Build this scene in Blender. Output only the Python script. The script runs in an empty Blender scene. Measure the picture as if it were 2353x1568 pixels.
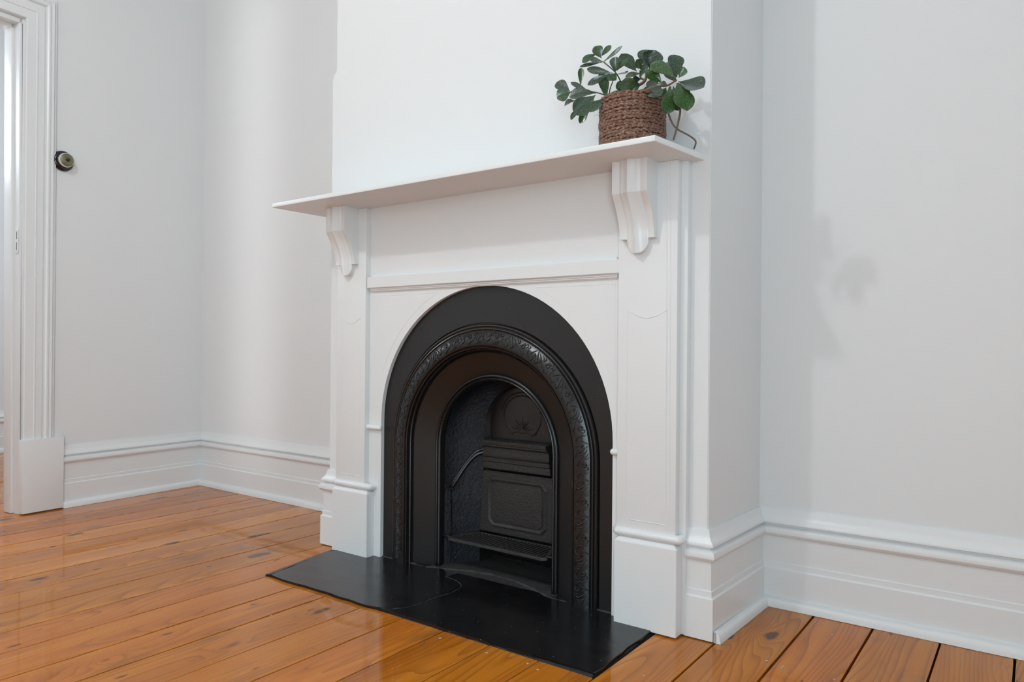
import bpy, bmesh, math, random
from mathutils import Vector, Matrix
random.seed(7)
SC = bpy.context.scene
COL = SC.collection

# ---------------------------------------------------------------- camera
H = 0.78
cam_d = bpy.data.cameras.new('camera')
cam = bpy.data.objects.new('camera', cam_d); COL.objects.link(cam)
MR = [[0.8090281127, 0.5877129174, 0.0081877696], [0.0062140278, 0.0053770641, -0.9999662360], [-0.5877371, 0.8090516757, 0.0006981316]]
rx, dn, fw = [Vector(r) for r in MR]
cam.matrix_world = Matrix(((rx.x, -dn.x, -fw.x, 0), (rx.y, -dn.y, -fw.y, 0), (rx.z, -dn.z, -fw.z, H), (0, 0, 0, 1)))
cam_d.sensor_width = 36; cam_d.lens = 36 * 1664.3 / 2353
cam_d.shift_y = (798.6 - 784.0) / 2353
cam_d.clip_start = 0.02
SC.camera = cam
# ---------------------------------------------------------------- world, lights, exposure
w = bpy.data.worlds.new('world'); SC.world = w; w.use_nodes = True
w.node_tree.nodes['Background'].inputs[0].default_value = (0.75, 0.85, 1.0, 1)
w.node_tree.nodes['Background'].inputs[1].default_value = 0.3
vs = SC.view_settings
vs.view_transform = 'Standard'; vs.look = 'None'; vs.gamma = 1; vs.use_curve_mapping = False
vs.exposure = 0.06

def light(name, kind, loc, power, color=(1, 1, 1), size=0.1, size_y=None, target=None, spread=None):
    d = bpy.data.lights.new(name, kind); d.energy = power; d.color = color
    if kind == 'POINT': d.shadow_soft_size = size
    if kind == 'AREA':
        d.shape = 'RECTANGLE'; d.size = size; d.size_y = size_y or size
        if spread: d.spread = spread
    o = bpy.data.objects.new(name, d); COL.objects.link(o); o.location = loc
    if target is not None:
        o.rotation_euler = (Vector(target) - Vector(loc)).to_track_quat('-Z', 'Y').to_euler()
    return o
light('ceiling_lamp', 'POINT', (-1.66, -0.22, 2.88), 45, (0.91, 0.97, 1.0), 0.05)
light('window_and_fill', 'AREA', (0.15, -2.6, 1.05), 1.0, (0.66, 0.90, 1.0), 1.3, 2.0, (0.10, 1.0, 1.05))  # unseen front window, lowered to brighten the shelf underside
light('window_and_fill', 'AREA', (-2.3, -2.6, 1.05), 3, (0.70, 0.92, 1.0), 1.3, 2.0, (-2.3, 1.0, 1.05))  # second unseen front window, set low for the same underside lift
light('window_and_fill', 'AREA', (0.95, -1.0, 0.98), 74, (0.66, 0.89, 1.0), 1.5, 1.8, (-2.0, -0.3, 0.98))  # no known window here: fill added to brighten the left wall
light('window_and_fill', 'AREA', (0.95, 0.80, 1.50), 3.5, (0.50, 0.78, 1.0), 0.8, 1.5, (-2.0, 1.3, 0.9))
light('ceiling_fill', 'AREA', (-2.2, -1.2, 1.95), 14, (0.92, 0.985, 1.0), 2.2, 1.8, (-2.2, -1.2, 3.1))  # added upward panel, soft ambient fill off the ceiling, no real flash
light('curtain_gap', 'AREA', (-2.75, -2.35, 1.5), .55, (0.97, 0.99, 1.0), 0.22, 2.6, (-3.34, 2.28, 1.45), math.radians(9))
light('hall_daylight', 'POINT', (-4.75, 0.9, 2.1), 40, (0.80, 0.91, 1.0), 0.35)

# ---------------------------------------------------------------- materials
def nt(name):
    m = bpy.data.materials.new(name); m.use_nodes = True
    t = m.node_tree; b = t.nodes['Principled BSDF']
    return m, t, b
def N(t, kind, **kw):
    n = t.nodes.new(kind)
    for k, v in kw.items():
        if isinstance(k, str) and hasattr(n, k): setattr(n, k, v)
    return n
def lk(t, a, b): t.links.new(a, b)
def mth(t, op, a, b=None, c=None, clamp=False):
    n = t.nodes.new('ShaderNodeMath'); n.operation = op; n.use_clamp = clamp
    for i, v in enumerate((a, b, c)):
        if v is None: continue
        if isinstance(v, (int, float)): n.inputs[i].default_value = v
        else: t.links.new(v, n.inputs[i])
    return n.outputs[0]
def mixc(t, fac, a, b, mode='MIX'):
    n = t.nodes.new('ShaderNodeMix'); n.data_type = 'RGBA'; n.blend_type = mode
    for s, v in ((n.inputs[0], fac), (n.inputs[6], a), (n.inputs[7], b)):
        if isinstance(v, (int, float)): s.default_value = v
        elif isinstance(v, tuple): s.default_value = v if len(v) == 4 else v + (1,)
        else: t.links.new(v, s)
    return n.outputs[2]
def noise(t, vec, scale, detail=3, rough=0.5, dist=0.0):
    n = t.nodes.new('ShaderNodeTexNoise'); n.inputs['Scale'].default_value = scale
    n.inputs['Detail'].default_value = detail; n.inputs['Roughness'].default_value = rough
    n.inputs['Distortion'].default_value = dist
    if vec is not None: t.links.new(vec, n.inputs['Vector'])
    return n.outputs['Fac']
def ramp(t, fac, stops):
    n = t.nodes.new('ShaderNodeValToRGB'); e = n.color_ramp.elements
    e[0].position, e[0].color = stops[0][0], tuple(stops[0][1]) + (1,)
    e[1].position, e[1].color = stops[-1][0], tuple(stops[-1][1]) + (1,)
    for p, c in stops[1:-1]:
        x = e.new(p); x.color = tuple(c) + (1,)
    t.links.new(fac, n.inputs[0]); return n.outputs[0]
def bump(t, b, h, strength, dist=0.001, chain=None):
    n = t.nodes.new('ShaderNodeBump'); n.inputs['Strength'].default_value = strength
    n.inputs['Distance'].default_value = dist; t.links.new(h, n.inputs['Height'])
    if chain: t.links.new(chain, n.inputs['Normal'])
    t.links.new(n.outputs[0], b.inputs['Normal']); return n.outputs[0]
def pos(t): return t.nodes.new('ShaderNodeNewGeometry').outputs['Position']
def mapv(t, v, scale=(1, 1, 1), loc=(0, 0, 0)):
    n = t.nodes.new('ShaderNodeMapping'); n.inputs['Scale'].default_value = scale
    n.inputs['Location'].default_value = loc; t.links.new(v, n.inputs['Vector']); return n.outputs[0]

def paint(name, col, rough, bmp=0.15, scale=60, coat=0.0):
    m, t, b = nt(name); p = pos(t)
    b.inputs['Base Color'].default_value = col + (1,)
    b.inputs['Roughness'].default_value = rough
    n1 = noise(t, p, scale, 4, 0.6); n2 = noise(t, p, scale * 0.12, 2)
    bump(t, b, mth(t, 'ADD', n1, mth(t, 'MULTIPLY', n2, 3.0)), bmp, 0.0012)
    return m
WALL = paint('wall_paint', (0.82, 0.82, 0.82), 0.75, 0.12, 90)
TRIM = paint('gloss_trim_paint', (0.83, 0.83, 0.83), 0.30, 0.12, 40)
CEIL = paint('ceiling_paint', (0.85, 0.85, 0.84), 0.9)

def iron(name, col, rough, b_str, scale, dist=0.001, speck=True, metal=0.0):
    m, t, b = nt(name); p = pos(t)
    n1 = noise(t, p, scale, 5, 0.65)
    base = (col[0], col[1], col[2], 1)
    if speck:
        v = t.nodes.new('ShaderNodeTexVoronoi'); v.inputs['Scale'].default_value = 90; lk(t, p, v.inputs['Vector'])
        msk = mth(t, 'LESS_THAN', v.outputs['Distance'], 0.06)
        sep = t.nodes.new('ShaderNodeSeparateColor'); lk(t, v.outputs['Color'], sep.inputs[0])
        msk = mth(t, 'MULTIPLY', msk, mth(t, 'GREATER_THAN', sep.outputs[0], 0.86))
        lk(t, mixc(t, msk, base, (0.35, 0.35, 0.33, 1)), b.inputs['Base Color'])
    else: b.inputs['Base Color'].default_value = base
    b.inputs['Metallic'].default_value = metal
    lk(t, mth(t, 'ADD', mth(t, 'MULTIPLY', noise(t, p, 9, 3), 0.18), rough - 0.09), b.inputs['Roughness'])
    bump(t, b, n1, b_str, dist)
    return m
IRON = iron('black_stove_paint', (0.009, 0.0085, 0.0085), 0.25, 0.30, 160)
IRON_FLAT = iron('black_flat_iron', (0.009, 0.0088, 0.0088), 0.38, 0.06, 60)
IRON_ROUGH = iron('pitted_black_iron', (0.013, 0.015, 0.020), 0.27, 1.0, 95, 0.007)  # black paint; bluish base stands in for reflected window light
IRON_BRICK = iron('sooty_iron', (0.030, 0.027, 0.025), 0.45, 0.8, 120, 0.004)
IRON_GRATE = iron('worn_grate_iron', (0.040, 0.038, 0.036), 0.36, 0.5, 140, 0.002)

# slate hearth
m, t, b = nt('black_slate'); p = pos(t)
n1 = noise(t, mapv(t, p, (1, 1, 1)), 14, 6, 0.6); n2 = noise(t, p, 260, 3, 0.6); n3 = noise(t, mapv(t, p, (1, 3, 1)), 6, 3)
v = t.nodes.new('ShaderNodeTexVoronoi'); v.inputs['Scale'].default_value = 75; lk(t, p, v.inputs['Vector'])
sep = t.nodes.new('ShaderNodeSeparateColor'); lk(t, v.outputs['Color'], sep.inputs[0])
sp = mth(t, 'MULTIPLY', mth(t, 'LESS_THAN', v.outputs['Distance'], 0.09), mth(t, 'GREATER_THAN', sep.outputs[0], 0.72))
c = ramp(t, n1, [(0.3, (0.0045, 0.0045, 0.0048)), (0.7, (0.011, 0.0105, 0.0108))])
dust = mth(t, 'MULTIPLY', mth(t, 'SUBTRACT', noise(t, mapv(t, p, (3, 9, 1)), 5, 5, 0.7), 0.66, clamp=True), 0.6)
c = mixc(t, dust, c, (0.10, 0.095, 0.09, 1))
lk(t, mixc(t, sp, c, (0.30, 0.30, 0.28, 1)), b.inputs['Base Color'])
lk(t, mth(t, 'ADD', mth(t, 'MULTIPLY', n3, 0.22), 0.10), b.inputs['Roughness'])
bump(t, b, mth(t, 'ADD', mth(t, 'MULTIPLY', n2, 0.25), mth(t, 'MULTIPLY', n1, 2.0)), 0.13, 0.0025)
SLATE = m
# dusty mortar
m, t, b = nt('dusty_mortar'); p = pos(t)
lk(t, ramp(t, noise(t, p, 40, 5, 0.7), [(0.3, (0.012, 0.012, 0.013)), (0.75, (0.05, 0.047, 0.044))]), b.inputs['Base Color'])
b.inputs['Roughness'].default_value = 0.7
bump(t, b, noise(t, p, 120, 4, 0.7), 0.7, 0.003)
MORTAR = m
m, t, b = nt('dark_void'); b.inputs['Base Color'].default_value = (0.006, 0.005, 0.004, 1); b.inputs['Roughness'].default_value = 0.9
DARK = m

# varnished pine boards
m, t, b = nt('varnished_pine'); p = pos(t)
oi = t.nodes.new('ShaderNodeObjectInfo'); rnd = oi.outputs['Random']
cmb = t.nodes.new('ShaderNodeCombineXYZ'); lk(t, mth(t, 'MULTIPLY', rnd, 3.7), cmb.inputs[0]); lk(t, mth(t, 'MULTIPLY', rnd, 57.0), cmb.inputs[1]); lk(t, mth(t, 'MULTIPLY', rnd, 11.0), cmb.inputs[2])
va = t.nodes.new('ShaderNodeVectorMath'); va.operation = 'ADD'; lk(t, p, va.inputs[0]); lk(t, cmb.outputs[0], va.inputs[1])
P0 = va.outputs[0]
def knotfield(scale, seedloc, thr, radius):
    q = mapv(t, P0, scale, seedloc)
    v = t.nodes.new('ShaderNodeTexVoronoi'); v.inputs['Scale'].default_value = 1.0; v.inputs['Randomness'].default_value = 0.9
    wob = t.nodes.new('ShaderNodeVectorMath'); wob.operation = 'ADD'; lk(t, q, wob.inputs[0])
    nn = t.nodes.new('ShaderNodeTexNoise'); nn.inputs['Scale'].default_value = 2.2; lk(t, q, nn.inputs['Vector'])
    sc = t.nodes.new('ShaderNodeVectorMath'); sc.operation = 'SCALE'; lk(t, nn.outputs['Color'], sc.inputs[0]); sc.inputs['Scale'].default_value = 0.28
    lk(t, sc.outputs[0], wob.inputs[1]); lk(t, wob.outputs[0], v.inputs['Vector'])
    sep = t.nodes.new('ShaderNodeSeparateColor'); lk(t, v.outputs['Color'], sep.inputs[0])
    on = mth(t, 'GREATER_THAN', sep.outputs[0], thr)
    size = mth(t, 'ADD', mth(t, 'MULTIPLY', sep.outputs[1], radius), radius * 0.45)
    k = mth(t, 'SUBTRACT', 1.0, mth(t, 'DIVIDE', v.outputs['Distance'], size), clamp=True)
    bend = mth(t, 'MULTIPLY', mth(t, 'EXPONENT', mth(t, 'MULTIPLY', mth(t, 'MULTIPLY', v.outputs['Distance'], v.outputs['Distance']), -22.0)), on)
    return mth(t, 'MULTIPLY', k, on), bend
k1, b1 = knotfield((8.5, 3.2, 0.01), (0, 0, 0), 0.40, 0.15)
k2, b2 = knotfield((19, 7.0, 0.01), (5, 3, 0), 0.62, 0.13)
# growth rings
warp = noise(t, mapv(t, P0, (4.2, 0.42, 1)), 1.6, 1.5, 0.4, 0.0)
ring = mth(t, 'ADD', mth(t, 'MULTIPLY', warp, 15.0), mth(t, 'MULTIPLY', b1, 2.6))
sx = t.nodes.new('ShaderNodeSeparateXYZ'); lk(t, P0, sx.inputs[0])
ring = mth(t, 'ADD', ring, mth(t, 'MULTIPLY', sx.outputs[0], 34.0))
saw = mth(t, 'FRACT', mth(t, 'MULTIPLY', ring, 1.35))
line = mth(t, 'POWER', saw, 3.2)
fine = noise(t, mapv(t, P0, (240, 7, 1)), 1.0, 4, 0.7)
broad = noise(t, mapv(t, P0, (9, 0.7, 1)), 1.0, 3, 0.6)
col = ramp(t, broad, [(0.25, (0.46, 0.134, 0.010)), (0.5, (0.60, 0.192, 0.016)), (0.75, (0.72, 0.262, 0.028))])
rc = mixc(t, mth(t, 'MULTIPLY', line, mth(t, 'ADD', 0.16, mth(t, 'MULTIPLY', noise(t, mapv(t, P0, (3, 0.6, 1)), 1.0, 1), 0.55))), col, (0.150, 0.038, 0.008, 1))
rc = mixc(t, mth(t, 'MULTIPLY', mth(t, 'SUBTRACT', fine, 0.5, clamp=True), 0.8), rc, (0.20, 0.06, 0.012, 1))
hv = t.nodes.new('ShaderNodeHueSaturation'); hv.inputs['Saturation'].default_value = 1.0
lk(t, mth(t, 'ADD', 0.80, mth(t, 'MULTIPLY', mth(t, 'FRACT', mth(t, 'MULTIPLY', rnd, 7.3)), 0.26)), hv.inputs['Value'])
lk(t, mth(t, 'ADD', 0.495, mth(t, 'MULTIPLY', rnd, 0.007)), hv.inputs['Hue'])
lk(t, rc, hv.inputs['Color'])
dirt = mth(t, 'MULTIPLY', mth(t, 'SUBTRACT', noise(t, mapv(t, P0, (6, 1.6, 1)), 1.3, 4, 0.65), 0.57, clamp=True), 2.8)
rc = mixc(t, mth(t, 'MINIMUM', dirt, 0.5), hv.outputs[0], (0.09, 0.045, 0.022, 1))
kk = mth(t, 'MINIMUM', mth(t, 'MULTIPLY', k1, 3.0), 1.0); kk2 = mth(t, 'MINIMUM', mth(t, 'MULTIPLY', k2, 2.4), 1.0)
rc = mixc(t, mth(t, 'MULTIPLY', kk, 0.86), rc, (0.042, 0.016, 0.008, 1))
rc = mixc(t, mth(t, 'MULTIPLY', kk2, 0.7), rc, (0.060, 0.020, 0.008, 1))
lk(t, rc, b.inputs['Base Color'])
b.inputs['Roughness'].default_value = 0.38
b.inputs['Specular IOR Level'].default_value = 0.0
b.inputs['Coat Weight'].default_value = 1.0; b.inputs['Coat Roughness'].default_value = 0.04; b.inputs['Coat IOR'].default_value = 1.35
bh = mth(t, 'ADD', mth(t, 'MULTIPLY', noise(t, mapv(t, P0, (14, 2.0, 1)), 1.0, 2), 1.0), mth(t, 'MULTIPLY', line, 0.05))
nb = t.nodes.new('ShaderNodeBump'); nb.inputs['Strength'].default_value = 0.22; nb.inputs['Distance'].default_value = 0.002; lk(t, bh, nb.inputs['Height'])
lk(t, nb.outputs[0], b.inputs['Normal']); lk(t, nb.outputs[0], b.inputs['Coat Normal'])
PINE = m

def simple(name, col, rough, metal=0.0, bs=0.0, sc=50):
    m, t, b = nt(name); b.inputs['Base Color'].default_value = col + (1,); b.inputs['Roughness'].default_value = rough
    b.inputs['Metallic'].default_value = metal
    if bs: bump(t, b, noise(t, pos(t), sc, 3), bs, 0.001)
    return m
GREY_END = simple('cut_end_grey', (0.42, 0.42, 0.42), 0.8, 0, 0.6, 200)
BLACKPL = simple('black_bakelite', (0.010, 0.010, 0.010), 0.18)
WHITEPL = simple('white_ceramic', (0.75, 0.72, 0.68), 0.25)
BRASS = simple('dull_brass', (0.22, 0.21, 0.13), 0.38, 0.75)
SOIL = simple('dark_soil', (0.02, 0.014, 0.01), 0.95, 0, 1.0, 200)
# leaf
m, t, b = nt('waxy_leaf'); p = pos(t); oi = t.nodes.new('ShaderNodeObjectInfo')
sp = noise(t, p, 420, 3, 0.7)
c0 = ramp(t, oi.outputs['Random'], [(0.0, (0.008, 0.030, 0.016)), (0.35, (0.012, 0.045, 0.018)), (0.7, (0.026, 0.075, 0.012)), (1.0, (0.034, 0.085, 0.016))])
c1 = mixc(t, mth(t, 'MULTIPLY', mth(t, 'SUBTRACT', sp, 0.55, clamp=True), 3.2, clamp=True), c0, (0.34, 0.42, 0.38, 1))
lk(t, c1, b.inputs['Base Color']); b.inputs['Roughness'].default_value = 0.22
b.inputs['Coat Weight'].default_value = 0.6; b.inputs['Coat Roughness'].default_value = 0.12
bump(t, b, mth(t, 'ADD', noise(t, p, 260, 3, 0.6), noise(t, p, 60, 2)), 0.6, 0.0015)
LEAF = m
GREENST = simple('green_stem_bark', (0.06, 0.085, 0.03), 0.5)
WOODST = simple('woody_stem_bark', (0.19, 0.105, 0.055), 0.7, 0, 0.8, 300)
DRYST = simple('dry_stem_bark', (0.17, 0.13, 0.10), 0.75, 0, 0.8, 300)
m, t, b = nt('seagrass_rope'); p = pos(t)
n = noise(t, mapv(t, p, (1, 1, 2.2)), 190, 3, 0.6); n2 = noise(t, mapv(t, p, (1, 1, 3)), 60, 3)
lk(t, mixc(t, mth(t, 'MULTIPLY', n2, 0.4), ramp(t, n, [(0.34, (0.05, 0.018, 0.010)), (0.50, (0.20, 0.095, 0.060)), (0.66, (0.48, 0.31, 0.23))]), (0.16, 0.06, 0.03, 1)), b.inputs['Base Color'])
b.inputs['Roughness'].default_value = 0.62; bump(t, b, n, 0.9, 0.002)
ROPE = m

# ---------------------------------------------------------------- mesh helpers
def finish(bm, name, mat, parent=None, smooth=35, kind=None, loc=None):
    bmesh.ops.remove_doubles(bm, verts=bm.verts, dist=1e-6)
    bmesh.ops.recalc_face_normals(bm, faces=bm.faces)
    if smooth:
        lim = math.radians(smooth)
        for e in bm.edges:
            if len(e.link_faces) == 2: e.smooth = e.calc_face_angle(0) < lim
        for f in bm.faces: f.smooth = True
    me = bpy.data.meshes.new(name); bm.to_mesh(me); bm.free()
    for mm in (mat if isinstance(mat, (list, tuple)) else [mat]): me.materials.append(mm)
    o = bpy.data.objects.new(name, me); COL.objects.link(o)
    if parent is not None:
        o.parent = parent
        o.matrix_parent_inverse = parent.matrix_world.inverted()
    if kind: o['kind'] = kind
    return o
def empty(name, loc, label, cat):
    o = bpy.data.objects.new(name, None); COL.objects.link(o); o.location = loc
    o.matrix_world = Matrix.Translation(loc)
    o['label'] = label; o['category'] = cat; o.empty_display_size = 0.05
    return o
def struct(o): o['kind'] = 'structure'; return o
IDF = lambda x, y, z: Vector((x, y, z))
def box(bm, x0, x1, y0, y1, z0, z1, bev=0.0, fr=IDF):
    vs = [bm.verts.new(fr(x, y, z)) for z in (z0, z1) for y in (y0, y1) for x in (x0, x1)]
    idx = [(0, 1, 3, 2), (4, 6, 7, 5), (0, 4, 5, 1), (2, 3, 7, 6), (0, 2, 6, 4), (1, 5, 7, 3)]
    fs = [bm.faces.new([vs[i] for i in f]) for f in idx]
    if bev:
        es = {e for f in fs for e in f.edges}
        bmesh.ops.bevel(bm, geom=list(es), offset=bev, segments=2, affect='EDGES', profile=0.6)
    return fs
def prism(bm, poly, a0, a1, fr):
    """poly: list of (p,q); extruded along a; fr(p,q,a)->Vector"""
    A = [bm.verts.new(fr(p, q, a0)) for p, q in poly]; B = [bm.verts.new(fr(p, q, a1)) for p, q in poly]
    bm.faces.new(A); bm.faces.new(B[::-1]); n = len(poly)
    for i in range(n): bm.faces.new((A[i], A[(i + 1) % n], B[(i + 1) % n], B[i]))
def sweep(bm, path, prof, closed_prof=True, cap=True):
    """path: list of frames (origin, dvec, evec): point = o + d*prof0 + e*prof1"""
    rows = [[bm.verts.new(o + d * a + e * c) for a, c in prof] for o, d, e in path]
    n = len(prof)
    for i in range(len(rows) - 1):
        for j in range(n if closed_prof else n - 1):
            k = (j + 1) % n
            bm.faces.new((rows[i][j], rows[i][k], rows[i + 1][k], rows[i + 1][j]))
    if cap and closed_prof:
        bm.faces.new(rows[0]); bm.faces.new(rows[-1][::-1])
def tube(bm, pts, r, seg=8, taper=None, cap=True):
    pts = [Vector(p) for p in pts]; rows = []
    up = Vector((0.13, 0.31, 0.94))
    for i, p in enumerate(pts):
        d = (pts[min(i + 1, len(pts) - 1)] - pts[max(i - 1, 0)]).normalized()
        a = d.cross(up)
        if a.length < 1e-3: a = d.cross(Vector((1, 0, 0)))
        a.normalize(); bb = d.cross(a).normalized(); up = -d.cross(a).cross(d) if False else up
        rr = r if taper is None else r * taper(i / (len(pts) - 1))
        rows.append([bm.verts.new(p + (a * math.cos(2 * math.pi * k / seg) + bb * math.sin(2 * math.pi * k / seg)) * rr) for k in range(seg)])
    for i in range(len(rows) - 1):
        for k in range(seg):
            bm.faces.new((rows[i][k], rows[i][(k + 1) % seg], rows[i + 1][(k + 1) % seg], rows[i + 1][k]))
    if cap: bm.faces.new(rows[0]); bm.faces.new(rows[-1][::-1])
def catmull(pts, n=6):
    pts = [Vector(p) for p in pts]; q = [pts[0] * 2 - pts[1]] + pts + [pts[-1] * 2 - pts[-2]]; out = []
    for i in range(1, len(q) - 2):
        for s in range(n):
            u = s / n
            out.append(0.5 * ((2 * q[i]) + (q[i + 1] - q[i - 1]) * u + (2 * q[i - 1] - 5 * q[i] + 4 * q[i + 1] - q[i + 2]) * u * u + (3 * q[i] - q[i - 1] - 3 * q[i + 1] + q[i + 2]) * u ** 3))
    out.append(pts[-1]); return out
def lathe(bm, prof, c, axis, seg=32):
    """prof (r, h) along axis from c"""
    axis = Vector(axis).normalized(); a = axis.orthogonal().normalized(); bb = axis.cross(a); rows = []
    for r, h in prof:
        if r < 1e-6: rows.append([bm.verts.new(Vector(c) + axis * h)])
        else: rows.append([bm.verts.new(Vector(c) + axis * h + (a * math.cos(2 * math.pi * k / seg) + bb * math.sin(2 * math.pi * k / seg)) * r) for k in range(seg)])
    for i in range(len(rows) - 1):
        A, B = rows[i], rows[i + 1]
        for k in range(seg):
            l = (k + 1) % seg
            if len(A) == 1 and len(B) == 1: continue
            if len(A) == 1: bm.faces.new((A[0], B[k], B[l]))
            elif len(B) == 1: bm.faces.new((A[k], A[l], B[0]))
            else: bm.faces.new((A[k], A[l], B[l], B[k]))
# ================================================================ ROOM SHELL
YW = 2.285                      # alcove wall
XBL, XBR, YB = -2.262, -0.718, 1.895   # chimney breast
CH = 3.1                        # ceiling height
XR, YF = 1.0, -2.7
O = Vector((-3.8235, 2.285, 0)); U = Vector((0.0712, -0.99746, 0)).normalized(); NN = Vector((-U.y, U.x, 0))
LW = lambda u, w_, z: O + U * u + NN * w_ + Vector((0, 0, z))     # left wall frame: u along wall, w into the room
DU0, DU1, DH = 0.932, 1.83, 2.262     # door opening

# subfloor + boards
bm = bmesh.new(); box(bm, -6.1, XR + .1, YF - .1, 3.3, -0.08, -0.022)
FLOOR = struct(finish(bm, 'floor', DARK, smooth=0))
seams = [-6.05, -5.89, -5.73, -5.565, -5.40, -5.235, -5.07, -4.905, -4.74, -4.575, -4.41, -4.245, -4.08, -3.915, -3.745, -3.572, -3.394, -3.222, -3.064, -2.899, -2.744, -2.580, -2.418, -2.256, -2.103, -1.940, -1.794, -1.630, -1.473, -1.317, -1.158, -1.003, -0.847, -0.690, -0.5285, -0.370, -0.207, -0.0425, 0.12, 0.285, 0.45, 0.615, 0.78, 0.945, 1.02]
def board(x0, x1, y0, y1):
    bm = bmesh.new()
    g = random.choice((0.0016, 0.0018, 0.0020, 0.0024)); z1 = random.uniform(-0.0004, 0.0004)
    if x0 > -0.9: g += 0.0008
    a, c = x0 + g, x1 - g
    n = 10 if y1 - y0 > 1 else 3
    rows = []
    for i in range(n + 1):
        y = y0 + (y1 - y0) * i / n; j = random.uniform(-.0006, .0006); k = random.uniform(-.0006, .0006)
        rows.append([bm.verts.new((x, y, z)) for x, z in ((a + j, -.021), (a + j, z1 - .0012), (a + j + .0014, z1), (c + k - .0014, z1), (c + k, z1 - .0012), (c + k, -.021))])
    for i in range(n):
        for j in range(6): bm.faces.new((rows[i][j], rows[i][(j + 1) % 6], rows[i + 1][(j + 1) % 6], rows[i + 1][j]))
    bm.faces.new(rows[0]); bm.faces.new(rows[-1][::-1])
    finish(bm, 'floor_board', PINE, FLOOR, smooth=0)
for i in range(len(seams) - 1):
    x0, x1 = seams[i], seams[i + 1]; xm = (x0 + x1) / 2
    if xm < -3.85: board(x0, x1, -0.6, 3.2)
    elif -2.11 < xm < -0.845: board(x0, x1, YF, 1.503)
    elif xm < -2.262 or xm > -0.70: board(x0, x1, YF, 2.262)
    else: board(x0, x1, YF, 1.905)

NAILS = [(-0.546, 1.85), (-0.504, 1.842), (-0.504, 1.831), (-0.386, 1.841), (-0.452, 2.128), (-0.123, 2.243), (-1.291, 1.461), (-1.135, 1.463), (-1.016, 1.475), (-0.977, 1.462), (-0.756, 1.588), (-1.618, 1.457), (-1.791, 1.29), (-1.292, 1.462)]
# walls
def wallbox(name, x0, x1, y0, y1, z0=0.0, z1=CH, mat=WALL):
    bm = bmesh.new(); box(bm, x0, x1, y0, y1, z0, z1); return struct(finish(bm, name, mat, smooth=0))
wallbox('wall_back', -3.83, XR, YW, YW + .12, -.02)
wallbox('wall_right', XR, XR + .12, YF, YW, -.02)
wallbox('wall_front', -4.0, XR, YF - .12, YF, -.02)
wallbox('ceiling', -6.1, XR + .1, YF - .1, 3.3, CH, CH + .1, CEIL)
bm = bmesh.new()
fr = lambda a, b_, c: LW(a, b_, c)
box(bm, -.15, DU0, -.115, 0, -.02, CH, 0, fr); box(bm, DU1, 5.15, -.115, 0, -.02, CH, 0, fr); box(bm, DU0, DU1, -.115, 0, DH, CH, 0, fr)
struct(finish(bm, 'wall_left', WALL, smooth=0))
# hall beyond the doorway
wallbox('wall_hall', -6.15, -6.032, -0.7, 3.3, -.02)
wallbox('wall_hall_back', -6.1, -3.9, 3.1, 3.2, -.02)
wallbox('wall_hall_front', -6.1, -3.9, -0.75, -.65, -.02)
# chimney breast with firebox hole; slight plaster step at the upper left arris
bm = bmesh.new()
hx0, hx1, hz = -1.965, -0.975, 1.0
prism(bm, [(XBL, -.02), (hx0, -.02), (hx0, hz), (hx1, hz), (hx1, -.02), (XBR, -.02), (XBR, CH), (-2.238, CH), (-2.238, 1.875), (-2.243, 1.858), (-2.258, 1.850), (XBL, 1.843)], YB, YW + .01, lambda p, q, a: Vector((p, a, q)))
for v_ in bm.verts:     # right return runs slightly out of square
    if abs(v_.co.x - XBR) < 1e-4 and v_.co.y > 2.0: v_.co.x = -0.700
bmesh.ops.bevel(bm, geom=[e for e in bm.edges if all(abs(v_.co.y - YB) < 1e-4 and (abs(v_.co.x - XBR) < 1e-4) for v_ in e.verts)], offset=.0025, segments=2, affect='EDGES')
struct(finish(bm, 'wall_chimney', WALL, smooth=30))

# ---------------- skirting boards
SK = [(0, .294), (.005, .294), (.007, .288), (.009, .278), (.014, .268), (.021, .261), (.0235, .256), (.0235, .2515), (.014, .2485), (.0135, .244), (.020, .2425), (.027, .238), (.030, .230), (.0295, .222), (.024, .214), (.0165, .2105), (.0165, .1345), (.0195, .1325), (.0195, .1175), (.0245, .1135), (.0250, .003), (0, .003)]
SH = [(0.0245, .0305), (.030, .0300), (.036, .0265), (.0405, .019), (.0425, .010), (.0435, .0008), (.0245, .0008)]
def runpath(corners, inward_left=True):
    """corners: list of 2D pts at wall face; profile offset d = left normal side mitred"""
    out = []; n = len(corners); P = [Vector((c[0], c[1], 0)) for c in corners]
    for i, p in enumerate(P):
        d0 = (P[i] - P[i - 1]).normalized() if i > 0 else None
        d1 = (P[i + 1] - P[i]).normalized() if i < n - 1 else None
        nl = lambda d: Vector((-d.y, d.x, 0))
        if d0 is None: m_ = nl(d1)
        elif d1 is None: m_ = nl(d0)
        else:
            a = nl(d0) + nl(d1); m_ = a / (a.dot(nl(d0)))
        out.append((p, m_, Vector((0, 0, 1))))
    return out
def skirting(name, corners, shoe=True, shoe_corners=None):
    bm = bmesh.new(); sweep(bm, runpath(corners), SK)
    o = struct(finish(bm, name, TRIM, smooth=28))
    if shoe:
        bm = bmesh.new(); sweep(bm, runpath(shoe_corners or corners), SH); finish(bm, 'quarter_round_moulding', TRIM, o, smooth=50)
    return o
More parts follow.
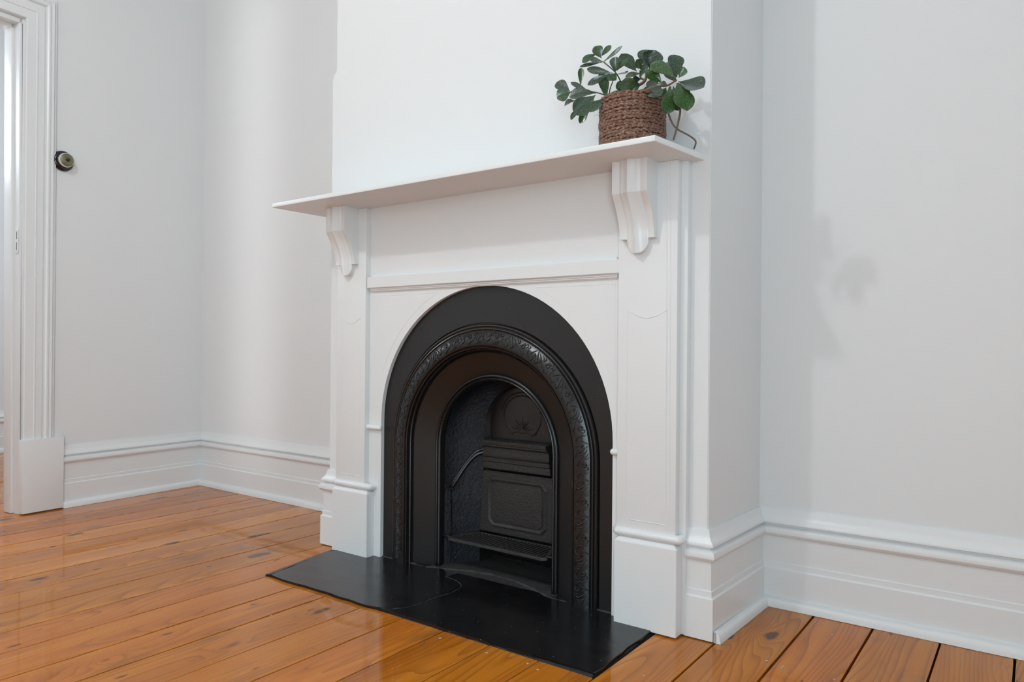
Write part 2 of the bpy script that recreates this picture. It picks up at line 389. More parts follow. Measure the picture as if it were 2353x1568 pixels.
# direction chosen so that the left normal points into the room
skirting('baseboard_right_alcove', [(XR, YW), (-0.700, YW), (XBR, YB + .0002), (-0.7735, YB)], True, [(XR, YW), (-0.700, YW), (-.7165, YB - .021)])
bm = bmesh.new(); prism(bm, [(.0245, .0300), (.030, .0295), (.036, .026), (.0402, .0185), (.042, .010), (.043, .001), (.0245, .001)], 0, .0012, lambda p, q, a: Vector((-.7165 + p, YB - .0211 - a, q)))
finish(bm, 'cut_end', GREY_END, bpy.data.objects['baseboard_right_alcove'], smooth=0)
LB = [XBL, YB]
skirting('baseboard_left_alcove', [(-2.195, YB), (XBL, YB), (XBL, YW), (-3.8235, YW)], True, [(XBL, YW), (-3.8235, YW)])
c1 = LW(0.757, 0, 0); skirting('baseboard_left', [(-3.8235, YW), (c1.x, c1.y)])
hall = skirting('baseboard_hall', [(-6.032, 3.1), (-6.032, -.6)])

# ---------------- door casing
frl = lambda a, b_, c: LW(a + (c - 1.1) * .006, b_, c)   # old jamb leans a little
door = struct(finish((lambda bm: (box(bm, DU0 - .003, DU0 + .008, -.118, -.0, .002, DH, .0008, frl), box(bm, DU1 - .02, DU1 + .003, -.118, 0, .002, DH, .0008, fr), box(bm, DU0, DU1, -.118, 0, DH - .02, DH + .003, .0008, fr), bm)[-1])(bmesh.new()), 'door_1', TRIM, smooth=30))
bm = bmesh.new()   # door stop
for a, c in ((DU0 + .008, DU0 + .019), (DU1 - .034, DU1 - .02)): box(bm, a, c, -.118, -.050, .002, DH - .02, .001, frl)
box(bm, DU0 + .008, DU1 - .02, -.118, -.050, DH - .034, DH - .02, .001, fr)
finish(bm, 'door_stop', TRIM, door, smooth=30)
AP = [(0, 0), (0, .018), (.003, .022), (.040, .022), (.042, .0255), (.046, .0255), (.048, .022), (.076, .022), (.079, .017), (.083, .017), (.086, .026), (.092, .030), (.099, .029), (.103, .024), (.107, .022), (.110, .026), (.116, .027), (.120, .022), (.123, .014), (.1335, .012), (.1345, 0)]
u0, u1, zt = DU0 - .006, DU1 + .016, DH + .004
def casing_piece(frames):
    bm = bmesh.new(); sweep(bm, frames, AP); return finish(bm, 'architrave', TRIM, door, smooth=28)
Z = Vector((0, 0, 1))
casing_piece([(LW(u0, 0, .338), -U, NN), (LW(u0, 0, zt), -U + Z, NN)])
casing_piece([(LW(u0, 0, zt), -U + Z, NN), (LW(u1, 0, zt), U + Z, NN)])
casing_piece([(LW(u1, 0, zt), U + Z, NN), (LW(u1, 0, .338), U, NN)])
for a, c in ((0.757, DU0 + .002), (DU1 + .008, DU1 + .165)):
    bm = bmesh.new(); box(bm, a, c, 0, .036, .006, .342, .0015, fr); finish(bm, 'plinth_block', TRIM, door, smooth=30)
bm = bmesh.new(); box(bm, DU0 + .008, DU0 + .0115, -.030, -.004, 1.192, 1.312, .0005, fr)
hinge = finish(bm, 'hinge_plate', TRIM, door, smooth=30)
bm = bmesh.new(); tube(bm, [LW(DU0 + .012, -.0045, 1.200), LW(DU0 + .012, -.0045, 1.300)], .0035, 10); finish(bm, 'hinge_knuckle', TRIM, hinge)
bm = bmesh.new()
for za, zb in ((1.208, 1.243), (1.258, 1.293)): box(bm, DU0 + .0112, DU0 + .0122, -.0185, -.0150, za, zb, 0, fr)
finish(bm, 'hinge_slot', DARK, hinge, smooth=0)

# ================================================================ HEARTH
hearth = empty('hearth', (-1.48, 1.66, 0), 'cracked black slate hearth slab in front of the fireplace', 'hearth')
def slab(name, poly, z0=.0006, z1=.0085, mat=SLATE, jag=.003, sub=5):
    pts = []
    n = len(poly)
    for i in range(n):
        a, c = Vector(poly[i] + (0,)), Vector(poly[(i + 1) % n] + (0,))
        k = max(1, int((c - a).length / .035)); nr = Vector((-(c - a).y, (c - a).x, 0)).normalized()
        for s in range(k): pts.append(a.lerp(c, s / k) + (nr * random.uniform(-jag, jag) if s else Vector()))
    bm = bmesh.new(); A = [bm.verts.new((p.x, p.y, z0)) for p in pts]; C_ = [bm.verts.new((p.x, p.y, z1)) for p in pts]
    m_ = len(pts); bm.faces.new(A[::-1]); top = bm.faces.new(C_)
    for i in range(m_): bm.faces.new((A[i], A[(i + 1) % m_], C_[(i + 1) % m_], C_[i]))
    bmesh.ops.bevel(bm, geom=list(top.edges), offset=.0022, segments=2, affect='EDGES')
    return finish(bm, name, mat, hearth, smooth=30)
crack = [(-1.583, 1.502), (-1.560, 1.512), (-1.536, 1.520), (-1.512, 1.560), (-1.503, 1.620), (-1.500, 1.676), (-1.492, 1.735), (-1.506, 1.800), (-1.556, 1.832), (-1.612, 1.845)]
slab('slate_slab', [(-2.088, 1.500)] + [(x - .0022, y) for x, y in crack] + [(-1.66, 1.90), (-1.95, 1.90), (-1.985, 1.87), (-2.150, 1.835), (-2.118, 1.640)], jag=.0042)
slab('slate_slab', [(x + .0022, y) for x, y in crack] + [(-1.60, 1.90), (-1.02, 1.90), (-.97, 1.85), (-.853, 1.838), (-.850, 1.516), (-1.2, 1.505)][::1], jag=.0042)
slab('slate_slab', [(-2.111, 1.497), (-2.091, 1.499), (-2.121, 1.640), (-2.153, 1.834), (-2.172, 1.828), (-2.144, 1.690)], z1=.0075, jag=.003)
bm = bmesh.new(); box(bm, -2.10, -.853, 1.5035, 2.2, -.010, .0016)
finish(bm, 'hearth_bed', MORTAR, hearth, smooth=0)
# mortar fillets where iron meets slate
bm = bmesh.new(); pts = []
for i in range(60):
    a = i / 59; x = -1.955 + a * .965
    yv = 1.888 - .004 + (0.10 * math.sin(math.pi * min(max((a - .23) / .54, 0), 1)) if .23 < a < .77 else 0) * .75
    pts.append((x, yv + random.uniform(-.002, .002), .004 + random.uniform(-.001, .0015)))
rad = [random.uniform(.6, 1.3) for _ in range(61)]
tube(bm, pts, .0075, 8, lambda s: rad[int(s * 59)])
finish(bm, 'mortar_fillet', MORTAR, hearth)
bm = bmesh.new()
NXg, NYg = 36, 10; grid = []
for j in range(NYg + 1):
    row = []
    for i in range(NXg + 1):
        x = -1.735 + .525 * i / NXg; y = 1.890 + .20 * j / NYg
        dome = math.exp(-((y - 1.955 - .03 * math.sin(math.pi * i / NXg)) / .030) ** 2) * .008
        row.append(bm.verts.new((x, y, .0035 + dome + random.uniform(0, .0012))))
    grid.append(row)
for j in range(NYg):
    for i in range(NXg): bm.faces.new((grid[j][i], grid[j][i + 1], grid[j + 1][i + 1], grid[j + 1][i]))
finish(bm, 'inner_hearth', MORTAR, hearth, smooth=60)

bm = bmesh.new(); pts = [(x + .0035, y, .0085) for x, y in crack[2:]]
cw = [random.uniform(.5, 1.4) for _ in range(60)]
tube(bm, catmull(pts, 5), .0016, 6, lambda s_: cw[int(s_ * 59)]); finish(bm, 'crack_edge', MORTAR, hearth)
# putty-filled nail holes in the boards
for x, y in NAILS:
    bm = bmesh.new(); lathe(bm, [(0, .0009), (.0028, .0008), (.0036, .0002)], (x, y, 0), (0, 0, 1), 8); finish(bm, 'nail_head', GREY_END, FLOOR, smooth=60)

# ================================================================ MANTELPIECE
mantel = empty('mantelpiece', (-1.48, 1.87, 0), 'white painted timber mantelpiece with bracketed shelf around the black arched grate', 'mantelpiece')
bm = bmesh.new()
zs0, zs1 = 1.2935, 1.3095
pl = [(-2.306, 1.650), (-0.768, 1.650), (-0.736, YB), (-2.296, YB)]
prism(bm, pl, zs0, zs1, lambda p, q, a: Vector((p, q, a)))
bmesh.ops.bevel(bm, geom=[e for e in bm.edges if min(v_.co.y for v_ in e.verts) < 1.8], offset=.0028, segments=3, affect='EDGES', profile=.6)
finish(bm, 'shelf', TRIM, mantel, smooth=40)
# backing board
YS, YP = 1.845, 1.868
bm = bmesh.new(); box(bm, -2.195, -1.99, YP + .002, YB, .004, zs0, .001)
finish(bm, 'backing_board', TRIM, mantel, smooth=30)
bm = bmesh.new(); box(bm, -.985, -.771, YP + .002, YB, .004, zs0, .001)
finish(bm, 'backing_board', TRIM, mantel, smooth=30)
def groove(bm, pts, wd=.0011):  # scribed line: slender raised paint ridge
    tube(bm, pts, wd, 6)
def pilaster(x0, x1, px0, px1):
    bm = bmesh.new(); box(bm, x0, x1, YS, YP + .004, .255, zs0, .0022)
    o = finish(bm, 'pilaster', TRIM, mantel, smooth=30)
    bm = bmesh.new(); a, c = x0 + .030, x1 - .027
    y = YS - .0001
    z0, z1 = .300, .888; cx = (a + c) / 2
    arc = [(a + (c - a) * i / 12, y, z1 - .022 * math.sin(math.pi * i / 12)) for i in range(13)]
    groove(bm, arc); groove(bm, [(a, y, z0), (a, y, z1 - .002)], .0007); groove(bm, [(c, y, z0), (c, y, z1 - .002)], .0007); groove(bm, [(a, y, z0), (c, y, z0)])
    finish(bm, 'scribed_panel', TRIM, o)
    # plinth
    bm = bmesh.new(); box(bm, px0, px1, 1.832, YP + .002, .004, .252, 0)
    top = [f for f in bm.faces if f.calc_center_median().z > .25][0]
    bmesh.ops.bevel(bm, geom=[e for e in top.edges], offset=.0125, segments=1, affect='EDGES')
    bmesh.ops.bevel(bm, geom=[e for e in bm.edges if e.calc_face_angle(0) > .5], offset=.0012, segments=2, affect='EDGES')
    pb = finish(bm, 'plinth', TRIM, mantel, smooth=30)
    # torus moulding, bull-nosed ends
    bm = bmesh.new(); r = .0125; za = .2635; yb = 1.8475
    prof = [(r * math.cos(t_ * math.pi / 8) * (1.15), r * math.sin(t_ * math.pi / 8)) for t_ in range(16)]
    e0, e1 = px0 + .002, px1 - .001
    path = []
    for k in range(5):
        an = math.pi / 2 * (1 - k / 4.0); 
        path.append((Vector((e0 + .006 - .006 * math.sin(an), yb + (YP - yb) * (1 - math.cos(an)) * 0 + .006 * (1 - math.cos(an)), za)), Vector((-math.sin(an), -math.cos(an), 0)), Z))
    for k in range(5):
        an = math.pi / 2 * (k / 4.0)
        path.append((Vector((e1 - .006 + .006 * math.sin(an), yb + .006 * (1 - math.cos(an)), za)), Vector((math.sin(an), -math.cos(an), 0)), Z))
    path = [(Vector((e0, YP, za)), Vector((-1, 0, 0)), Z)] + path + [(Vector((e1, YP, za)), Vector((1, 0, 0)), Z)]
    sweep(bm, path, prof); finish(bm, 'torus_moulding', TRIM, mantel, smooth=60)
    return o
pilaster(-2.167, -2.010, -2.172, -1.981)
pilaster(-0.968, -0.790, -0.968, -0.781)
# side bead strips on the right-hand pilaster
bm = bmesh.new()
tube(bm, [(-.8185, YS - .0002, .31), (-.8215, YS - .0002, zs0)], .0011, 6); tube(bm, [(-.8075, YS - .0002, .31), (-.8105, YS - .0002, zs0)], .0011, 6)
finish(bm, 'bead_strip', TRIM, mantel)
# frieze
bm = bmesh.new(); box(bm, -2.012, -.966, YP, YB, .9905, zs0, .0); finish(bm, 'frieze_panel', TRIM, mantel, smooth=0)
# rail with mitred ends
RP = [(0, 1.046), (.003, 1.046), (.0045, 1.043), (.0045, 1.038), (.018, 1.036), (.019, 1.0345), (.019, .9975), (.018, .9965), (.0115, .993), (.0115, .990), (.0085, .9885), (.0085, .9855), (.005, .9845), (.004, .982), (0, .982)]
bm = bmesh.new()
sweep(bm, [(Vector((-1.989, YP, 0)), Vector((-.95, -1, 0)), Z), (Vector((-.987, YP, 0)), Vector((.95, -1, 0)), Z)], RP)
finish(bm, 'frieze_rail', TRIM, mantel, smooth=25)
# spandrel with arched opening
AX, AZ, AR = -1.4705, .507, .4765
bm = bmesh.new(); yf, yk = YP, 1.8835
arc = [(AX - AR, .004)] + [(AX - AR * math.cos(math.pi * i / 48), AZ + AR * math.sin(math.pi * i / 48)) for i in range(49)] + [(AX + AR, .004)]
outer = [(-2.012, .004)] + [(-2.012 + 0 * i, .004 + (.98 - .004) * i) for i in (1,)] + []
def outp(p):
    x, z = p
    if z < .01: return (-2.012 if x < AX else -.966, z)
    if z <= AZ + .30: return (-2.012 if x < AX else -.966, z + .0)
    return (x, .990)
ang = []
OUT = []
for k, (x, z) in enumerate(arc):
    if x < AX and z < AZ + .33: OUT.append((-2.012, z))
    elif x >= AX and z < AZ + .33: OUT.append((-.966, z))
    else: OUT.append((x, .990))
# insert corner points
A2, O2 = [], []
for k in range(len(arc)):
    if k and (OUT[k - 1][1] < .99) and OUT[k][1] == .990: A2.append(arc[k - 1]); O2.append((-2.012, .990))
    if k and (OUT[k - 1][1] == .990) and OUT[k][1] < .99: A2.append(arc[k]); O2.append((-.966, .990))
    A2.append(arc[k]); O2.append(OUT[k])
def ring(y, L): return [bm.verts.new((x, y, z)) for x, z in L]
a0, o0, a1, o1 = ring(yf, A2), ring(yf, O2), ring(yk, A2), ring(yk, O2)
for k in range(len(A2) - 1):
    for q in ((a0[k], a0[k + 1], o0[k + 1], o0[k]), (a1[k], o1[k], o1[k + 1], a1[k + 1]), (a0[k], a1[k], a1[k + 1], a0[k + 1]), (o0[k], o0[k + 1], o1[k + 1], o1[k])):
        if len({tuple(round(c_, 6) for c_ in v_.co) for v_ in q}) >= 3:
            try: bm.faces.new(q)
            except ValueError: pass
bmesh.ops.remove_doubles(bm, verts=bm.verts, dist=1e-6)
sp_o = finish(bm, 'spandrel_panel', TRIM, mantel, smooth=30)
for s in (-1, 1):
    bm = bmesh.new()   # scribed triangular outlines in both spandrels
    R2 = AR + .028; p = []
    for i in range(3, 21):
        an = math.radians(12 + (66 - 12) * i / 20 * 1.0)
        p.append((AX + s * R2 * math.cos(an), yf - .0001, AZ + R2 * math.sin(an)))
    xe = -1.990 if s < 0 else -.990
    q = [(p[-1][0], yf - .0001, .968), (xe, yf - .0001, .968), (xe, yf - .0001, p[0][2] - .05)]
    groove(bm, p, .0007); groove(bm, [p[-1], q[0]], .0007); groove(bm, [q[0], q[1]], .0007); groove(bm, [q[1], q[2]], .0007)
    finish(bm, 'scribed_outline', TRIM, sp_o)
# rounded pegs at the springing of the arch
for xa, xb in ((-2.010, -1.9395), (-.966, -.9985)):
    bm = bmesh.new(); r = .0098; s = 1 if xb > xa else -1
    lathe(bm, [(0, 0), (r, 0), (r, abs(xb - xa) - r)] + [(r * math.cos(math.radians(k * 18)), abs(xb - xa) - r + r * math.sin(math.radians(k * 18))) for k in range(1, 6)], (xa, YP - .0055, .4825), (s, 0, 0), 20)
    finish(bm, 'springing_peg', TRIM, mantel, smooth=60)
# corbels
def corbel(x0, x1):
    W = x1 - x0; cx = (x0 + x1) / 2; yfr = 1.775; ysh = YS
    def prof(a):     # a = |u| 0..1: flat margin, small quirk, cove rising to a sharp central arris
        if a > .62: return 0.0
        if a > .585: return -.0035
        s_ = 1 - a / .585
        return -.0035 + .0040 * min(1, s_ * 5) + .0125 * s_ ** 2.1
    def depth(z):
        if z > 1.205: return 0.0
        t_ = (1.205 - z) / (1.205 - 1.087)
        if t_ < 1: return (.049) * (1 - (1 - t_) ** 1.75)
        return .049 + (t_ - 1) * .020
    def build(lo, hi, inset_top, bottom, name, us):
        bm = bmesh.new(); cols = []
        for u_ in us:
            a = abs(u_); zb = bottom(u_)
            zl = [zs0, 1.25, 1.2055, 1.2045] + [1.2045 + (zb - 1.2045) * k / 16 for k in range(1, 17)]
            cols.append([(cx + u_ * W / 2, yfr + depth(z) - prof(a) * (1 if z > 1.205 else 1.15), z) for z in zl])
        F = [[bm.verts.new(p) for p in c] for c in cols]
        B = [[bm.verts.new((p[0], ysh + .001, p[2])) for p in c] for c in cols]
        n_, m_ = len(F), len(F[0])
        for i in range(n_ - 1):
            for j in range(m_ - 1):
                bm.faces.new((F[i][j], F[i + 1][j], F[i + 1][j + 1], F[i][j + 1])); bm.faces.new((B[i][j], B[i][j + 1], B[i + 1][j + 1], B[i + 1][j]))
            bm.faces.new((F[i][0], B[i][0], B[i + 1][0], F[i + 1][0])); bm.faces.new((F[i][-1], F[i + 1][-1], B[i + 1][-1], B[i][-1]))
        for i in (0, n_ - 1):
            for j in range(m_ - 1): bm.faces.new((F[i][j], F[i][j + 1], B[i][j + 1], B[i][j]))
        return finish(bm, name, TRIM, par, smooth=32)
    par = mantel
    us = [-.62 + 1.24 * i / 40 for i in range(41)]
    tongue = lambda u_: 1.045 + .040 * (1 - math.sqrt(max(0, 1 - (abs(u_) / .625) ** 2)))
    par = build(0, 0, 0, tongue, 'corbel', us)
    build(0, 0, 0, lambda u_: 1.086, 'corbel_cheek', [-1, -.98, -.8, -.62])
    build(0, 0, 0, lambda u_: 1.086, 'corbel_cheek', [.62, .8, .98, 1])
corbel(-2.152, -2.050)
corbel(-0.9535, -0.849)
# ================================================================ CAST IRON GRATE
grate = empty('cast_iron_fireplace', (-1.472, 1.95, 0), 'black cast iron arched fireplace insert with scrolled border and ribbed grate', 'fireplace')
CX, CZ = -1.472, .435
def archpath(n=56, z0=.003, c=(CX, CZ)):
    """frames along the arch; profile coord 0 = radius, 1 = y"""
    fr_ = []
    for i in range(9): fr_.append((Vector((c[0], 0, z0 + (c[1] - z0) * i / 8)), Vector((-1, 0, 0)), Vector((0, 1, 0))))
    for i in range(1, n):
        a = math.pi * i / n; fr_.append((Vector((c[0], 0, c[1])), Vector((-math.cos(a), 0, math.sin(a))), Vector((0, 1, 0))))
    for i in range(9): fr_.append((Vector((c[0], 0, c[1] - (c[1] - z0) * i / 8)), Vector((1, 0, 0)), Vector((0, 1, 0))))
    return fr_
def archpart(name, prof, mat, sm=35, parent=None):
    bm = bmesh.new(); path = archpath()
    sweep(bm, path, prof, closed_prof=False, cap=False)
    return finish(bm, name, mat, parent or grate, smooth=sm)
# outer flat plate: follows the wooden arch, so wide at the crown
bm = bmesh.new(); pa = archpath(); rin = []; rout = []
for o_, d, e in pa:
    p = o_ + d * .4285; rin.append(bm.verts.new((p.x, 1.8835, p.z)))
    c2 = Vector((AX, 0, AZ)); q = Vector((p.x, 0, p.z))
    if p.z <= CZ + .001: q2 = Vector((AX + (AR + .010) * (1 if d.x > 0 else -1), 0, p.z))
    else:
        dd = d; lo, hi = .3, .8
        for _ in range(40):
            mid = (lo + hi) / 2; t_ = Vector((CX, 0, CZ)) + dd * mid
            inside = ((t_.x - AX) ** 2 + (t_.z - AZ) ** 2 < (AR + .010) ** 2) if t_.z > AZ else abs(t_.x - AX) < AR + .010
            if inside: lo = mid
            else: hi = mid
        q2 = Vector((CX, 0, CZ)) + dd * lo
    rout.append(bm.verts.new((q2.x, 1.8840, q2.z)))
for i in range(len(rin) - 1): bm.faces.new((rin[i], rin[i + 1], rout[i + 1], rout[i]))
finish(bm, 'arch_plate', IRON_FLAT, grate, smooth=20)
archpart('outer_moulding', [(.4287, 1.8836), (.4275, 1.890), (.4245, 1.890), (.4235, 1.880), (.421, 1.8765), (.417, 1.8755), (.4135, 1.877), (.4125, 1.8795), (.4110, 1.8795), (.410, 1.8755), (.4065, 1.874), (.4035, 1.8755), (.4025, 1.8775), (.4005, 1.8775), (.400, 1.8735)], IRON, 30)
def bandy(r):   # convex ornamented band
    s = (r - .354) / (.400 - .354)
    return 1.8605 + .0125 * s ** 1.6 + .001 * (1 - s) - .0035 * math.sin(math.pi * s)
band = archpart('ornament_band', [(.400 - .046 * i / 10, bandy(.400 - .046 * i / 10)) for i in range(11)], IRON, 40)
archpart('inner_moulding', [(.354, bandy(.354)), (.3515, 1.863), (.350, 1.868), (.348, 1.869), (.3460, 1.8665), (.3435, 1.867), (.3425, 1.871), (.341, 1.878), (.339, 1.879), (.337, 1.877), (.335, 1.879), (.3335, 1.887), (.332, 1.8915), (.3305, 1.8925), (.329, 1.891)], IRON, 30)
archpart('splayed_frame', [(.329, 1.891), (.300, 1.9055), (.270, 1.920), (.257, 1.9275)], IRON_FLAT, 40)
archpart('opening_bead', [(.257, 1.9275), (.2565, 1.923), (.2535, 1.9195), (.2495, 1.919), (.2465, 1.9215), (.2455, 1.9245), (.244, 1.9215), (.2405, 1.9195), (.2365, 1.9215), (.234, 1.926), (.233, 1.934), (.2325, 1.948)], IRON, 45)
# scroll relief, one casting motif after another
T0 = .106
L1 = CZ - .004; LA = math.pi * .377; LT = 2 * L1 + LA
def on_band(s, v, lift=0.0):
    r = .3555 + v * .043
    if s < L1: d = Vector((-1, 0, 0)); c_ = Vector((CX, 0, .004 + s))
    elif s < L1 + LA: a = (s - L1) / .377; d = Vector((-math.cos(a), 0, math.sin(a))); c_ = Vector((CX, 0, CZ))
    else: d = Vector((1, 0, 0)); c_ = Vector((CX, 0, CZ - (s - L1 - LA)))
    p = c_ + d * r; return Vector((p.x, bandy(r) - lift, p.z))
MOT = [([(1.0, .49), (.78, .43), (.55, .37), (.36, .33), (.24, .34), (.20, .38), (.26, .42), (.35, .41)], 1.1),
       ([(1.0, .54), (.82, .59), (.62, .64), (.52, .66)], .9),
       ([(.28, .63), (.29, .70), (.40, .76), (.55, .775), (.72, .73)], 1.1),
       ([(.10, .62), (.15, .55), (.28, .51), (.40, .53), (.44, .58)], .9),
       ([(.92, .40), (.78, .31), (.60, .27), (.42, .26), (.30, .29)], .9),
       ([(.70, .27), (.58, .20), (.45, .17)], .8),
       ([(.22, .86), (.12, .95), (.20, .98), (.30, 1.05), (.36, 1.13), (.44, 1.13)], 1.0),
       ([(.50, .98), (.66, 1.04), (.84, .99), (.68, .93), (.50, .98)], 1.2),
       ([(.70, .88), (.84, .84), (.96, .90), (.80, .95), (.95, 1.00)], .9),
       ([(.56, .45), (.62, .52), (.76, .53), (.60, .47)], .9),
       ([(.98, .20), (.86, .14), (.74, .17), (.86, .22), (.96, .30)], .9),
       ([(.05, .18), (.12, .32), (.08, .46)], .7), ([(.62, .70), (.74, .80), (.86, .76), (.97, .80)], .8)]
nm = int(LT / T0); T = LT / nm
for k in range(nm):
    bm = bmesh.new(); mirror = k >= nm / 2
    for st, wd in MOT:
        pts = []
        for v_, s_ in st:
            ss = (k + (1 - s_ if mirror else s_)) * T
            pts.append((min(max(ss, 0.001), LT - .001), v_))
        P3 = catmull([(a, c, 0) for a, c in pts], 3)
        tube(bm, [on_band(min(max(p.x, .001), LT - .001), p.y, .0004) for p in P3], .0021 * wd, 6, lambda s_: .55 + .6 * math.sin(math.pi * min(1, s_ * .9 + .1)))
    finish(bm, 'scroll_motif', IRON, band, smooth=70)

# firebox: lofted cheeks and hood
def front_arch(u_):     # u 0..1 floor left -> crown -> floor right
    L = 2 * CZ + math.pi * .2325; s = u_ * L
    if s < CZ: return Vector((CX - .2325, 1.946, s))
    if s < CZ + math.pi * .2325:
        a = (s - CZ) / .2325; return Vector((CX - .2325 * math.cos(a), 1.946, CZ + .2325 * math.sin(a)))
    return Vector((CX + .2325, 1.946, L - s))
def back_arch(u_):
    f_ = front_arch(u_); z = f_.z; s = -1 if f_.x < CX else 1
    hw = .168 if z < .12 else .168 - (z - .12) * .055
    zc = .50; top = .645
    if z < CZ: 
        return Vector((CX + s * hw, 2.066, z * zc / CZ))
    a = math.atan2(f_.z - CZ, abs(f_.x - CX)); hw2 = .168 - (zc - .12) * .055
    return Vector((CX + s * hw2 * math.cos(a), 2.066 + .012 * math.sin(a), zc + (top - zc) * math.sin(a)))
def loft(u_, t_, off=0.0):
    a, c = front_arch(u_), back_arch(u_); p = a.lerp(c, t_)
    bul = .020 * math.sin(math.pi * t_)
    n_ = Vector((CX, 0, min(p.z, .5))) - Vector((p.x, 0, p.z))
    if n_.length > 1e-5: n_.normalize()
    return p - n_ * (bul * (1 if p.z > .25 else .4)) + n_ * off
bm = bmesh.new(); NU, NT = 72, 10
G = [[bm.verts.new(loft(i / NU, j / NT)) for j in range(NT + 1)] for i in range(NU + 1)]
for i in range(NU):
    for j in range(NT): bm.faces.new((G[i][j], G[i + 1][j], G[i + 1][j + 1], G[i][j + 1]))
finish(bm, 'firebox_lining', IRON_ROUGH, grate, smooth=80)
Ltot = 2 * CZ + math.pi * .2325
def stop(t_): # S curve height of the raised lining
    a = min(max((t_ - .16) / .75, 0), 1); return .272 + .078 * (a * a * (3 - 2 * a))
def lining_patch(side, t0, t1, off, z0, name):
    bm = bmesh.new(); nT, nZ = 12, 10; g = []
    for i in range(nT + 1):
        t_ = t0 + (t1 - t0) * i / nT; row = []
        for j in range(nZ + 1):
            z = z0 + (stop(t_) - z0) * j / nZ; u_ = z / Ltot
            if side > 0: u_ = 1 - u_
            row.append((u_, t_))
        g.append(row)
    A = [[bm.verts.new(loft(a, c, off)) for a, c in r_] for r_ in g]; B = [[bm.verts.new(loft(a, c, -.001)) for a, c in r_] for r_ in g]
    for i in range(nT):
        for j in range(nZ): bm.faces.new((A[i][j], A[i + 1][j], A[i + 1][j + 1], A[i][j + 1]))
        bm.faces.new((A[i][0], B[i][0], B[i + 1][0], A[i + 1][0])); bm.faces.new((A[i][-1], A[i + 1][-1], B[i + 1][-1], B[i][-1]))
    for i in (0, nT):
        for j in range(nZ): bm.faces.new((A[i][j], A[i][j + 1], B[i][j + 1], B[i][j]))
    return finish(bm, name, IRON_ROUGH, grate, smooth=40)
for side in (-1, 1):
    lining_patch(side, .02, .145, .010, .004, 'cheek_strip')
    cp = lining_patch(side, .20, .985, .010, .125, 'cheek_plate')
    lining_patch(side, .20, .985, .004, .004, 'cheek_base')
    for dz, rr in ((0, .0075), (.0105, .0045)):
        bm = bmesh.new(); pts = []
        for i in range(25):
            t_ = .20 + .785 * i / 24; u_ = (stop(t_) + dz) / Ltot
            if side > 0: u_ = 1 - u_
            pts.append(loft(u_, t_, .008))
        tube(bm, pts, rr, 8); finish(bm, 'cheek_moulding', IRON, cp, smooth=70)
# back plate with recessed octagonal panel
YBk = 2.060
bm = bmesh.new()
zb0, zb1, zl = .118, .338, .352
hwz = lambda z: .166 - (z - .12) * .075
prism(bm, [(CX - hwz(zb0), zb0), (CX + hwz(zb0), zb0), (CX + hwz(zb1), zb1), (CX - hwz(zb1), zb1)], YBk, YBk + .03, lambda p, q, a: Vector((p, a, q)))
bmesh.ops.bevel(bm, geom=list(bm.edges), offset=.004, segments=2, affect='EDGES')
back = finish(bm, 'back_plate', IRON_BRICK, grate, smooth=40)
def octo(hw, hh, c, y, zc):
    return [Vector((CX + a, y, zc + b_)) for a, b_ in ((-hw + c, -hh), (hw - c, -hh), (hw, -hh + c), (hw, hh - c), (hw - c, hh), (-hw + c, hh), (-hw, hh - c), (-hw, -hh + c))]
bm = bmesh.new(); rings = [octo(.128, .088, .020, YBk - .0008, .229), octo(.124, .084, .019, YBk - .005, .229), octo(.121, .081, .018, YBk - .005, .229), octo(.112, .073, .014, YBk + .0005, .229), octo(.110, .071, .013, YBk + .0005, .229), octo(.108, .069, .012, YBk - .0035, .229), octo(.101, .062, .010, YBk - .0045, .229)]
R_ = [[bm.verts.new(p) for p in r_] for r_ in rings]
for i in range(len(R_) - 1):
    for k in range(8): bm.faces.new((R_[i][k], R_[i][(k + 1) % 8], R_[i + 1][(k + 1) % 8], R_[i + 1][k]))
bm.faces.new(R_[-1]); finish(bm, 'raised_panel', IRON_BRICK, back, smooth=25)
# moulded ledge above the back plate
LP = [(0, .346), (-.004, .346), (-.008, .350), (-.008, .372), (-.012, .375), (-.012, .379), (-.009, .381), (-.009, .388), (-.014, .391), (-.016, .395), (-.010, .399), (-.010, .424), (-.016, .427), (-.022, .431), (-.022, .436), (-.026, .438), (-.027, .446), (-.023, .450), (.02, .452), (.02, .346)]
bm = bmesh.new(); A = [bm.verts.new((CX - hwz(z) + .004, YBk + a, z)) for a, z in LP]; B = [bm.verts.new((CX + hwz(z) - .004, YBk + a, z)) for a, z in LP]
for i in range(len(LP)): bm.faces.new((A[i], A[(i + 1) % len(LP)], B[(i + 1) % len(LP)], B[i]))
bm.faces.new(A); bm.faces.new(B[::-1]); finish(bm, 'ledge', IRON_BRICK, grate, smooth=30)
# hood back
bm = bmesh.new(); c0_ = bm.verts.new((CX, 2.10, .52)); rr_ = []
for i in range(33):
    a = math.pi * i / 32; rr_.append(bm.verts.new((CX - .150 * math.cos(a), 2.078, .500 + .150 * math.sin(a))))
lo = [bm.verts.new((CX - .150, 2.078, .40)), bm.verts.new((CX + .150, 2.078, .40))]
r2 = [bm.verts.new((CX + (v_.co.x - CX) * .93, 2.090, .5 + (v_.co.z - .5) * .93)) for v_ in rr_]
l2 = [bm.verts.new((CX - .1395, 2.090, .40)), bm.verts.new((CX + .1395, 2.090, .40))]
R1 = [lo[0]] + rr_ + [lo[1]]; R2 = [l2[0]] + r2 + [l2[1]]
for i in range(len(R1) - 1): bm.faces.new((R1[i], R1[i + 1], R2[i + 1], R2[i]))
bmesh.ops.delete(bm, geom=[c0_], context='VERTS')
bm.faces.new(R2)
hood = finish(bm, 'hood_plate', IRON, grate, smooth=30)
